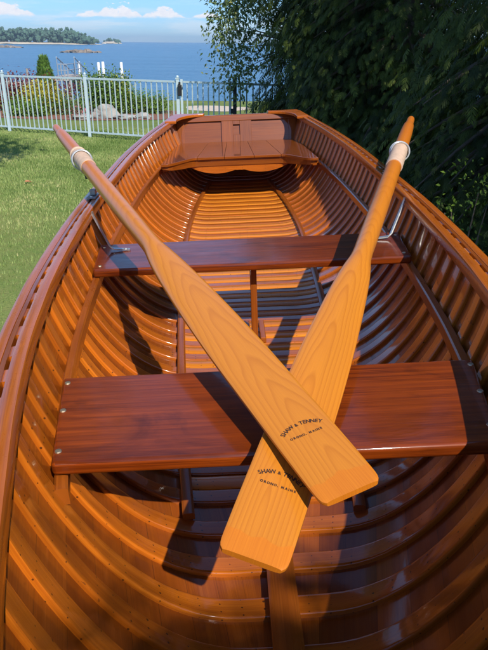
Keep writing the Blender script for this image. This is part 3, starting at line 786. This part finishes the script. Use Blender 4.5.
def scatter(proto,p,axis,nrm,scale,tint):
    a=norm(axis); n=nrm-(nrm*a).sum(1,keepdims=True)*a; n=norm(n); b=np.cross(n,a)
    V=p[:,None,:]+scale[:,None,None]*(proto[None,:,0:1]*a[:,None,:]+proto[None,:,1:2]*b[:,None,:]+proto[None,:,2:3]*n[:,None,:])
    nq=len(proto)//4; N=len(p)
    f=np.arange(N*nq*4).reshape(-1,4)
    return V.reshape(-1,3),f,np.repeat(tint,nq)+rng.normal(0,.06,N*nq)
def limbs(mb,base,tip,r0,r1,sag=0.,n=6):
    b,t=Vector(base),Vector(tip); path=[b.lerp(t,i/(n-1))+Vector((0,0,-sag*math.sin(math.pi*i/(n-1)))) for i in range(n)]
    tube(mb,path,lambda u:r0+(r1-r0)*u,7,up=Vector((.3,.9,.1)),caps=True)
M['bark']=plain('bark',(.13,.095,.07),.95,0,.35,14,.01)
M['frond']=leafmat('conifer_fronds',(.022,.038,.005),(.085,.120,.012),(.200,.230,.030),.34,.6)
M['birchleaf']=leafmat('birch_leaves',(.07,.13,.05),(.19,.26,.09),(.34,.34,.12),.4,.45)
M['shrubleaf']=leafmat('shrub_leaves',(.05,.11,.016),(.24,.36,.05),None,.4,.4)

def conifer(name,label,loc,H,Rb,nb,nf,group,proto=FR_HI,fs=.17,low=.15,seed=1,power=.5,lean=(0,0),bias=1.5):
    g=np.random.default_rng(seed); e=empty(name,loc,label,'tree',group)
    mb=MB(); tube(mb,[Vector((0.03*math.sin(i*1.3)+lean[0]*i/6,.03*math.cos(i*1.7)+lean[1]*i/6,H*.97*i/6-.1)) for i in range(7)],lambda t:.13*(1-t)+.012,10,up=Vector((.2,.95,.1)))
    P=[];A=[];N=[];S=[];T=[]
    for k in range(nb):
        z=low+(H-low-.1)*((k+g.random())/nb)**bias; az=g.random()*2*math.pi
        env=Rb*max(.05,(1-(z-low)/(H-low)))**power*(.80+.32*mnoise.noise(Vector((math.cos(az)*1.6,math.sin(az)*1.6,z*1.1+seed*5)))*1.3+.1*g.random())
        rt=env; d=np.array([math.cos(az),math.sin(az),0]); base=np.array([lean[0]*z/H,lean[1]*z/H,min(H*.95,z+.30*rt)]); tip=base*[1,1,0]+d*rt+np.array([0,0,z-.12*rt])
        if k%3==0: limbs(mb,base,base+(tip-base)*.8,.022*rt**.5+.006,.004,-.05*rt,5)
        side=np.array([-d[1],d[0],0]); tone=.30+.22*g.normal()
        for j in range(nf):
            u=.30+.72*((j+g.random())/nf); sp=(.10+.30*rt*.6)*(1-.45*u)
            p=base+(tip-base)*u+side*g.normal()*sp*.5+np.array([0,0,.08*math.sin(u*3)*rt+g.normal()*.06])
            a=d*(.75+.5*g.random())+side*g.normal()*.65+np.array([0,0,-.55-.6*g.random()])
            P.append(p);A.append(a);N.append(d*.55+np.array([0,0,.8])+g.normal(0,.35,3));S.append(fs*(.65+.7*g.random()));T.append(tone+.14*g.normal()+.10*u)
    V,f,tt=scatter(proto,np.array(P),np.array(A),np.array(N),np.array(S),np.array(T))
    mb.build('trunk',M['bark'],e,center=False)
    np_mesh('crown',V,f,M['frond'],np.clip(tt,0,1),e)
    return e
GT='tall dark evergreens along the tree side of the boat'
conifer('evergreen_tree','dense dark evergreen nearest the boat, filling the right edge',(2.75,3.15,0),6.2,1.75,560,36,GT,FR_HI,.102,.25,11)
conifer('evergreen_tree','dense dark evergreen behind the gunwale, second along the row',(2.75,5.7,0),7.8,2.05,760,35,GT,FR_HI,.110,.25,12)
conifer('evergreen_tree','dense dark evergreen beside the stern, third along the row',(2.0,8.7,0),6.6,2.1,720,34,GT,FR_HI,.118,.25,13)
conifer('evergreen_tree','dense dark evergreen straight behind the stern corner, its left side against the sea',(1.42,9.9,0),5.4,1.75,620,20,GT,FR_LO,.19,.2,18)
conifer('evergreen_tree','farthest dense dark evergreen, at the end of the row beside the fence',(3.2,11.6,0),6.8,1.9,200,15,GT,FR_LO,.24,.25,14)
conifer('evergreen_tree','shaded evergreen in the back rank, glimpsed between the first two trees',(4.6,4.6,0),6.8,2.0,190,15,GT,FR_LO,.26,.25,15)
conifer('evergreen_tree','shaded evergreen in the back rank, glimpsed between the second and third trees',(4.7,7.4,0),7.2,2.1,190,15,GT,FR_LO,.26,.25,16)
conifer('evergreen_tree','slim unseen evergreen added behind the camera to shade the bow end of the boat',(1.5,-2.6,0),4.85,1.25,620,18,GT,FR_LO,.26,.25,17,.38,bias=1.)  # out-of-view tree, added and sized to throw shade on the bow

def leafy(name,label,cat,loc,lobes,nleaf,ls,mat,group=None,stems=7,hang=.3,seed=3,trunk=None,tone=(.2,.8)):
    """broad-leaved plant: leaves in clumps round real stems; lobes=(x,y,z,rx,ry,rz)"""
    g=np.random.default_rng(seed); e=empty(name,loc,label,cat,group); mb=MB()
    P=[];A=[];N=[];S=[];T=[]
    if trunk:
        h,r=trunk; tube(mb,[Vector((.04*math.sin(i*1.9),.04*math.cos(i),h*i/5-.05)) for i in range(6)],lambda t:r*(1-.6*t),9,up=Vector((.2,.95,.1)))
    for li,(x,y,z,rx,ry,rz) in enumerate(lobes):
        c=np.array([x,y,z]); b=np.array([0,0,trunk[0]*.7]) if trunk else np.array([x*.4,y*.4,0.])
        n=int(nleaf*rx*rz/sum(l[3]*l[5] for l in lobes)); ncl=max(4,n//26)
        cl=norm(g.normal(size=(ncl,3)))*(g.random((ncl,1))**.45)*[rx,ry,rz]+c
        cl[:,2]=np.maximum(cl[:,2],.04)
        for q in range(min(ncl,stems)): limbs(mb,b,cl[q],.012 if not trunk else .02,.003,-.03,5)
        for q in range(ncl):
            m=n//ncl; pp=cl[q]+g.normal(size=(m,3))*ls*1.7*[1,1,1+hang]; tone_c=tone[0]+(tone[1]-tone[0])*g.random()
            P.append(pp);out=pp-c;A.append(norm(out)*.6+g.normal(size=(m,3))*.7+[0,0,-hang]);N.append(g.normal(size=(m,3))*.6+[0,0,1.]);S.append(ls*(.6+.8*g.random(m)));T.append(tone_c+.13*g.normal(size=m))
    V,f,tt=scatter(LEAF,np.concatenate(P),np.concatenate(A),np.concatenate(N),np.concatenate(S),np.concatenate(T))
    V[:,2]=np.maximum(V[:,2],.005)
    if mb.v: mb.build('trunk' if trunk else 'stem',M['bark'],e,center=False)
    np_mesh('foliage' if not trunk else 'crown',V,f,mat,np.clip(tt,0,1),e)
    return e
leafy('birch_tree','light green loose-leaved tree hanging over the fence beside the dark evergreens','tree',(1.0,12.2,0),
      [(-1.35,-.1,2.15,.35,.5,.62),(-1.15,.1,2.9,.55,.6,.8),(-1.1,-.2,1.40,.38,.45,.42),(-.5,0,3.4,.9,.9,1.0),(-.2,.2,2.3,.7,.7,.9),(-.6,.2,3.9,.8,.8,.6)],13000,.07,M['birchleaf'],None,3,.7,21,(2.6,.07),(.1,.9))
leafy('leafy_shrub','sparse leafy shrub with lighter green leaves at the foot of the dark evergreens','shrub',(1.42,3.95,0),
      [(0,0,1.0,.30,.25,.26),(.15,.1,.6,.3,.3,.4)],420,.028,M['shrubleaf'],None,3,.2,22,None,(.1,.9))
leafy('shade_tree','broad tree just left of the view, shading the lawn by the fence','tree',(-3.75,7.6,0),
      [(.45,.1,4.2,.8,.7,.7),(.7,.2,4.9,.9,.9,.8),(.5,.1,5.7,.8,.8,.6)],5200,.13,M['birchleaf'],None,12,.3,23,(3.8,.12))

# lawn blades
def blades(n,seed):
    g=np.random.default_rng(seed)
    y=3.2+11.8*np.sqrt(g.random(n*3)); x=-8.5+10.0*g.random(n*3)
    ok=(x>-.62*y-1.0)&(x<.9)&((x<-.75)|(y>5.6)); x=x[ok][:n]; y=y[ok][:n]; n=len(x)
    d=np.sqrt(x*x+y*y)
    h=(.020+.020*g.random(n))*(1+.02*d); wd=(.0026+.0018*g.random(n))*(1+.10*np.maximum(0,d-5)); az=g.random(n)*2*np.pi; ln=.55*g.random(n)
    s=np.stack([np.cos(az),np.sin(az),0*az],1); t=np.stack([-np.sin(az)*ln,np.cos(az)*ln,np.ones(n)],1)
    p=np.stack([x,y,np.full(n,-.022)],1); V=np.stack([p-s*wd[:,None],p+s*wd[:,None],p+t*h[:,None]],1).reshape(-1,3)
    patch=np.array([mnoise.noise(Vector((a*.55,b*.8,3.)))+.5*mnoise.noise(Vector((a*2.3,b*2.3,9.))) for a,b in zip(x,y)])
    T=np.clip(.38+.55*patch+.22*g.normal(size=n)+.16*np.exp(-((y-11.3)/1.3)**2),0,1)
    return V,np.arange(n*3).reshape(-1,3),T
M['blade']=leafmat('grass_blades',(.17,.27,.06),(.43,.51,.17),(.70,.61,.29),.4,.6)
V,f,tt=blades(260000,31); o=np_mesh('grass',V,f,M['blade'],tt); tag(o,'green mown lawn grass with paler dry patches','grass',kind='stuff')

# one dry leaf lying on the lawn
mb=MB(); n=9; vs=[];fs=[]
for i in range(n):
    u=i/(n-1); w_=.035*math.sin(math.pi*(.06+.9*u))**.8
    for k in(-1,0,1): vs.append((-.05+.11*u,k*w_,.02+.012*abs(k)+.012*math.sin(u*3)))
for i in range(n-1):
    for k in range(2): a=i*3+k; fs.append((a,a+3,a+4,a+1))
mb.add(vs,fs,None,True); fl=mb.build('fallen_leaf',plain('dry_leaf',(.42,.17,.08),.7,0,.3,40)); fl.location=Vector((-3.10,8.90,.012)); fl.rotation_euler=(.15,.2,.9)
tag(fl,'single dry brown leaf lying on the lawn left of the oar grip','leaf')

# ------------------------------------------------------------------ fence
M['fence']=plain('fence_paint',(.47,.575,.60),.45,.1,.05,30,.0,.2)
M['fence_shaded']=plain('fence_painted_shade',(.15,.22,.235),.5,.1,.1,30)  # fence colour darkened to stand in for shade from the trees
P2=Vector((-3.30,13.60,0)); FD=Vector((.927,-.375,0)).normalized(); SPN=2.13
def fence_frame(mb,a,b,n,r=.0095,h0=.095,h1=1.135):
    d=(b-a); L=d.length; u=d/L
    for k in range(n):
        p=a+u*(L*(k+.5)/n); sweep(mb,[p+Vector((0,0,h0)),p+Vector((0,0,h1))],lambda i,t:[(-r,-r),(r,-r),(r,r),(-r,r)],up=u)
def rails(a,b,mat,par):
    for z,h in((.095,.016),(1.15,.018)): mb=MB(); sweep(mb,[a+Vector((0,0,z)),b+Vector((0,0,z))],lambda i,t:[(-.017,-h),(.017,-h),(.017,h),(-.017,h)],up=Vector((0,0,1))); mb.smooth=[False]*len(mb.smooth); mb.build('rail',mat,par)
def post(name,p,par,mat,w=.032,h=1.20,ball=False):
    bm=bmesh.new(); box_into(bm,(p.x-w,p.y-w,-.05),(p.x+w,p.y+w,h)); bevel(bm,.004,1)
    box_into(bm,(p.x-w-.007,p.y-w-.007,h+.0005),(p.x+w+.007,p.y+w+.007,h+.018))
    o=bm_obj(name,bm,mat,par,g=2)
    b=bmesh.new(); bmesh.ops.create_uvsphere(b,u_segments=12,v_segments=8,radius=.028,matrix=Matrix.Translation((p.x,p.y,h+.038))); c=bm_obj('post_cap',b,mat,None,uv=False,smooth=True); c.parent=o; c.location=c.location-o.location
    return o
def fence_panel(label,a,b,n,posts):
    e=empty('fence',a,label,'fence'); l=lambda v:v-a
    mb=MB(); fence_frame(mb,l(a+FD*.04),l(b-FD*.04),n); 
    for q in range(len(mb.smooth)): mb.smooth[q]=False
    o=mb.build('picket_panel',M['fence'],e)
    rails(l(a+FD*.033),l(b-FD*.033),M['fence'],e)
    for p in posts: post('post',l(p),e,M['fence'])
    return e
pts=[P2+FD*SPN*k for k in(-3,-2,-1,0,1)]
fence_panel('pale blue picket fence section beyond the left edge of the view',pts[0],pts[1],17,[pts[0]])
fence_panel('pale blue picket fence section at the left edge, in front of the reddish shrub',pts[1],pts[2],17,[pts[1]])
fence_panel('pale blue picket fence section in front of the pointed conifer',pts[2],pts[3],17,[pts[2]])
fence_panel('pale blue picket fence section in front of the boulder, next to the gate',pts[3],pts[4],17,[pts[3],pts[4]])
# gate with its black latch
ga=pts[4]+FD*.085; gb=ga+FD*1.02
ge=empty('gate',ga,'pale blue picket gate with a black latch behind the transom','gate'); l=lambda v:v-ga
mb=MB(); fence_frame(mb,l(ga+FD*.06),l(gb-FD*.06),8); mb.smooth=[False]*len(mb.smooth); mb.build('picket_panel',M['fence'],ge)
rails(l(ga+FD*.024),l(gb-FD*.024),M['fence'],ge)
for p in(ga,gb):
    bm=bmesh.new(); q=l(p); box_into(bm,(q.x-.023,q.y-.023,.06),(q.x+.023,q.y+.023,1.195)); bevel(bm,.003,1); bm_obj('gate_stile',bm,M['fence'],ge,g=2)
q=l(ga); bm=bmesh.new(); box_into(bm,(q.x-.075,q.y-.06,.90),(q.x+.005,q.y-.026,1.10)); bevel(bm,.01,2); bmesh.ops.create_cone(bm,cap_ends=True,segments=10,radius1=.02,radius2=.02,depth=.05,matrix=Matrix.Translation((q.x-.035,q.y-.043,1.125))); bm_obj('latch',bm,M['black'],ge,uv=False)
q=l(gb)+FD*.05
for z in(.25,.62,1.02):
    bm=bmesh.new(); box_into(bm,(q.x-.035,q.y-.045,z),(q.x+.025,q.y-.024,z+.09)); bevel(bm,.004,1); bm_obj('hinge',bm,M['black'],ge,uv=False)
# section beyond the gate, with tree shade put into its colour
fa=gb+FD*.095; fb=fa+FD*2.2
fe=empty('fence',fa,'picket fence section right of the gate, tree shade painted into its colour, running behind the trees','fence'); l=lambda v:v-fa
mb=MB(); fence_frame(mb,l(fa+FD*.05),l(fb),17); mb.smooth=[False]*len(mb.smooth); mb.build('picket_panel',M['fence_shaded'],fe)
rails(l(fa+FD*.033),l(fb),M['fence_shaded'],fe)
post('post',l(fa),fe,M['black'],.034,1.24); post('post',l(fb),fe,M['fence_shaded'])

# ------------------------------------------------------------------ garden bed, dock, pilings beyond the fence
M['mulch']=plain('mulch',(.20,.085,.05),.95,0,.4,25,.02)
M['sand']=plain('sandy_path',(.50,.41,.30),.95,0,.15,6,.01)
M['stone']=plain('granite',(.30,.275,.24),.85,0,.25,7,.02)
M['wallstone']=plain('seawall_stone',(.44,.34,.25),.9,0,.3,3,.03)
def patch(name,outline,z,mat):
    bm=bmesh.new(); vs=[bm.verts.new((x,y,z)) for x,y in outline]; f=bm.faces.new(vs); 
    if f.normal.z<0: f.normal_flip()
    o=bm_obj(name,bm,mat); o['kind']='structure'; return o
def blob(cx,cy,rx,ry,n=28,seed=1): return [(cx+rx*math.cos(a)*(1+.13*math.sin(3*a+seed)),cy+ry*math.sin(a)*(1+.13*math.cos(2*a+seed))) for a in np.linspace(0,2*math.pi,n,endpoint=False)]
patch('garden_bed',[(-9.5,18.1),(-6,17.0),(-4,16.7),(-2.2,17.0),(-1.6,18.2),(-2,19.3),(-4,19.9),(-9.5,20.4)],-.012,M['mulch'])
patch('sandy_path',blob(-.95,20.2,1.0,.95),-.012,M['sand'])
def stone(name,lab,c,r,seed,mat=None,grp=None):
    mb=MB(); ico_lump(mb,(0,0,r[2]*.45),r,3,.30,1.7,seed); o=mb.build(name,mat or M['stone']); o.location=Vector(o.location)+Vector(c); tag(o,lab,'rock',grp); return o
stone('boulder','large pale grey boulder in the garden bed, seen through the pickets',(-3.72,17.3,-.02),(.33,.28,.24),4)
for i,(x,y,a,b,h,lb) in enumerate([(-4.25,17.0,.26,.2,.10,'flat pale stone just left of the boulder'),(-3.2,17.1,.30,.2,.09,'flat pale stone just right of the boulder'),(-2.75,17.3,.22,.2,.11,'small flat stone at the right end of the rock edging')]):
    stone('edging_stone',lb,(x,y,-.02),(a,b,h),i+9,None,'flat stones edging the garden bed')
# dry-stone seawall at the left shore
mb=MB(); e=None
for k in range(22):
    for r_ in range(3):
        x=-13+k*.26+(r_%2)*.13+rng.normal()*.02; ico_lump(mb,(x,25.0+rng.normal()*.05,-.32+r_*.30),(.17,.25,.17),2,.22,1.9,rng.random()*60)
tag(mb.build('seawall',M['wallstone']),'tan dry-stone seawall behind the reddish shrub','wall')
M['redleaf']=leafmat('barberry_leaves',(.10,.020,.020),(.27,.06,.05),None,.25,.5)
M['yelleaf']=leafmat('golden_leaves',(.26,.27,.03),(.62,.52,.06),None,.3,.5)
M['grnleaf']=leafmat('bed_leaves',(.06,.13,.02),(.21,.33,.05),None,.3,.5)
M['pinkleaf']=leafmat('flower_petals',(.05,.10,.03),(.07,.14,.03),(.55,.17,.20),.2,.5)
def bed(name,label,px,Y,w_,h_,mat,n,ls,seed,tone=(.2,.8),dep=.4):
    x=px2(px,100,Y).x; L=[]; g=np.random.default_rng(seed); m=max(1,int(w_/h_*1.6))
    for k in range(m):
        u=(k+.5)/m-.5; L.append((u*w_*.8,g.normal()*.08,h_*(.42+.08*g.random()),w_/m*.75,dep,h_*(.50+.08*g.random())))
    return leafy(name,label,'shrub',(x,Y,-.015),L,n,ls,mat,None,5,.1,seed,None,tone)
bed('barberry_shrub','dark reddish shrub behind the fence at the left edge',14,19.2,1.75,.98,M['redleaf'],6500,.06,41)
bed('barberry_shrub','dark reddish shrub right of the pointed conifer',64,19.6,.75,.88,M['redleaf'],1700,.055,42)
bed('golden_shrub','yellow-green shrub in front of the pointed conifer',43,18.3,.85,.80,M['yelleaf'],4500,.06,43)
bed('green_shrub','low bright green plants at the foot of the reddish shrub',24,17.7,1.25,.42,M['grnleaf'],3600,.055,44,(.5,1))
bed('green_shrub','large rounded dark green shrub behind the boulder',106,18.9,1.30,1.02,M['grnleaf'],9000,.065,45,(.15,.8),.55)
bed('golden_shrub','yellow-tipped shrub at the right side of the large rounded shrub',122,19.0,.50,1.05,M['yelleaf'],1500,.05,46,(.1,.8))
bed('green_shrub','low dark green shrub between the golden shrub and the boulder',66,18.2,1.0,.45,M['grnleaf'],1500,.05,47,(0,.5))
bed('green_shrub','long low hedge of yellow-green leaves behind the fence, left of the gate',142,18.6,1.55,.50,M['grnleaf'],5000,.055,48,(.3,1))
bed('flower_clump','small clump of pink flowers left of the boulder',80,17.3,.5,.25,M['pinkleaf'],900,.045,49,(.6,1))
# pointed garden conifer
x=px2(46.5,90,20.2).x
def cone_shrub():
    g=np.random.default_rng(51); e=empty('pointed_conifer',(x,20.2,0),'bright green pointed conifer standing above the shrubs by the water','tree'); mb=MB(); tube(mb,[Vector((0,0,-.05)),Vector((0,0,.8)),Vector((0,0,1.5))],lambda t:.05*(1-t)+.01,8,up=Vector((.2,.9,.1))); mb.build('trunk',M['bark'],e,center=False)
    n=4200; z=1.70*(1-np.sqrt(1-g.random(n)*.97)); az=g.random(n)*2*np.pi; r=(.43*(1-z/1.72)**.9)*(.72+.30*g.random(n)); d=np.stack([np.cos(az),np.sin(az),0*az],1)
    P=d*r[:,None]; P[:,2]=z; A=d*.6+[0,0,.9]+g.normal(size=(n,3))*.3
    V,f,tt=scatter(FR_LO,P,A,d+g.normal(size=(n,3))*.3,.09*(.7+.6*g.random(n)),.55+.22*g.normal(size=n))
    np_mesh('crown',V,f,leafmat('cypress',(.05,.12,.02),(.18,.31,.05),None,.2,.5),np.clip(tt,0,1),e)
cone_shrub()
# white-topped pilings standing in the water
M['piling']=plain('white_piling',(.74,.74,.72),.6,0,.08,8)
for px,py,lb in((78.3,61.2,'white piling left of the pair, nearest the gangway'),(98.2,62.3,'left one of the two white pilings standing together'),(102.6,61.6,'right one of the two white pilings standing together'),(121,62.2,'white piling on its own, farthest right in the water')):
    Y=38.; p=px2(px,py,Y); mb=MB(); tube(mb,[Vector((p.x+.03,Y,SEAZ-1)),Vector((p.x,Y,p.z-.05)),Vector((p.x,Y,p.z))],lambda t:.085-.02*(t>.9),10,up=Vector((0,1,0))); o=mb.build('piling',M['piling']); tag(o,lb,'piling','white pilings standing in the water')
# dock platform with its rails, and the gangway down from it
M['dockwood']=plain('weathered_dock',(.36,.31,.25),.85,0,.2,6,.01)
M['alu']=plain('aluminium_rail',(.36,.39,.41),.5,.4,.1,20)
Y=30.; a=px2(52,78,Y); b=px2(69,78,Y); e=empty('dock',((a.x+b.x)/2,Y,SEAZ),'weathered wooden dock platform with grey handrails beside the pointed conifer','dock')
zd=px2(60,77,Y).z-SEAZ; hw_=(b.x-a.x)/2
bm=bmesh.new(); box_into(bm,(-hw_,-.1,zd-.16),(hw_,2.6,zd)); bm_obj('deck',bm,M['dockwood'],e)
for sx in(-1,1):
    for sy in(.15,2.3): mb=MB(); tube(mb,[Vector((sx*hw_*.9,sy,-.8)),Vector((sx*hw_*.9,sy,zd-.161))],.10,9,up=Vector((0,1,0))); mb.build('pile',M['dockwood'],e)
mb=MB()
for sx,yy in((-.2,0.),(.15,0),(.5,0),(.9,0),(.9,1.2),(.9,2.4)): tube(mb,[Vector((sx*hw_,yy,zd+.0005)),Vector((sx*hw_,yy,zd+.55))],.022,7,up=Vector((0,1,0)))
for z in(.28,.53): tube(mb,[Vector((-.2*hw_,0,zd+z)),Vector((.9*hw_,0,zd+z)),Vector((.9*hw_,2.4,zd+z))],.022,7,up=Vector((.1,.1,1)))
mb.build('handrail',M['alu'],e)
p0=px2(67,76,31); p1=px2(84,90,36); ge2=empty('gangway',p0,'grey metal gangway sloping down from the dock to the water','gangway')
d=p1-p0; mb=MB(); sweep(mb,[Vector((0,0,0)),d],lambda i,t:[(-.4,-.06),(.4,-.06),(.4,.0),(-.4,.0)],up=Vector((0,0,1))); mb.smooth=[False]*len(mb.smooth); mb.build('walkway',M['dockwood'],ge2,center=False)
mb=MB()
for s in(-.4,.4):
    off=Vector((-d.y,d.x,0)).normalized()*s
    tube(mb,[off+Vector((0,0,.8)),off+d+Vector((0,0,.8))],.03,7)
    for k in range(6): tube(mb,[off+d*(k/5),off+d*(k/5)+Vector((0,0,.8))],.022,6,up=Vector((0,1,0)))
mb.build('handrail',M['alu'],ge2,center=False)
# old black mooring posts along the shore on the left
for k,(px,py,lb) in enumerate(((7.5,71.5,'thin dark mooring post at the left edge, above the seawall'),(26.5,68.5,'taller thin dark mooring post right of the other, above the seawall'))):
    p=px2(px,py,28.); mb=MB(); tube(mb,[Vector((p.x,28,SEAZ-.5)),Vector((p.x+.01,28,p.z))],.045,8,up=Vector((0,1,0))); tag(mb.build('mooring_post',M['dockwood']),lb,'post','thin mooring posts')

# the light sea haze
hm=bpy.data.materials.new('haze'); hm.use_nodes=True; ht=hm.node_tree; ht.nodes.clear(); ho=ht.nodes.new('ShaderNodeOutputMaterial'); hv=ht.nodes.new('ShaderNodeVolumePrincipled')
hv.inputs['Color'].default_value=(.66,.86,1,1); hv.inputs['Density'].default_value=.00035; hv.inputs['Anisotropy'].default_value=.2; ht.links.new(hv.outputs[0],ho.inputs['Volume'])
bm=bmesh.new(); box_into(bm,(-2700,-60,-6),(2700,3500,26)); hz=bm_obj('haze',bm,hm,None,uv=False); hz['kind']='stuff'
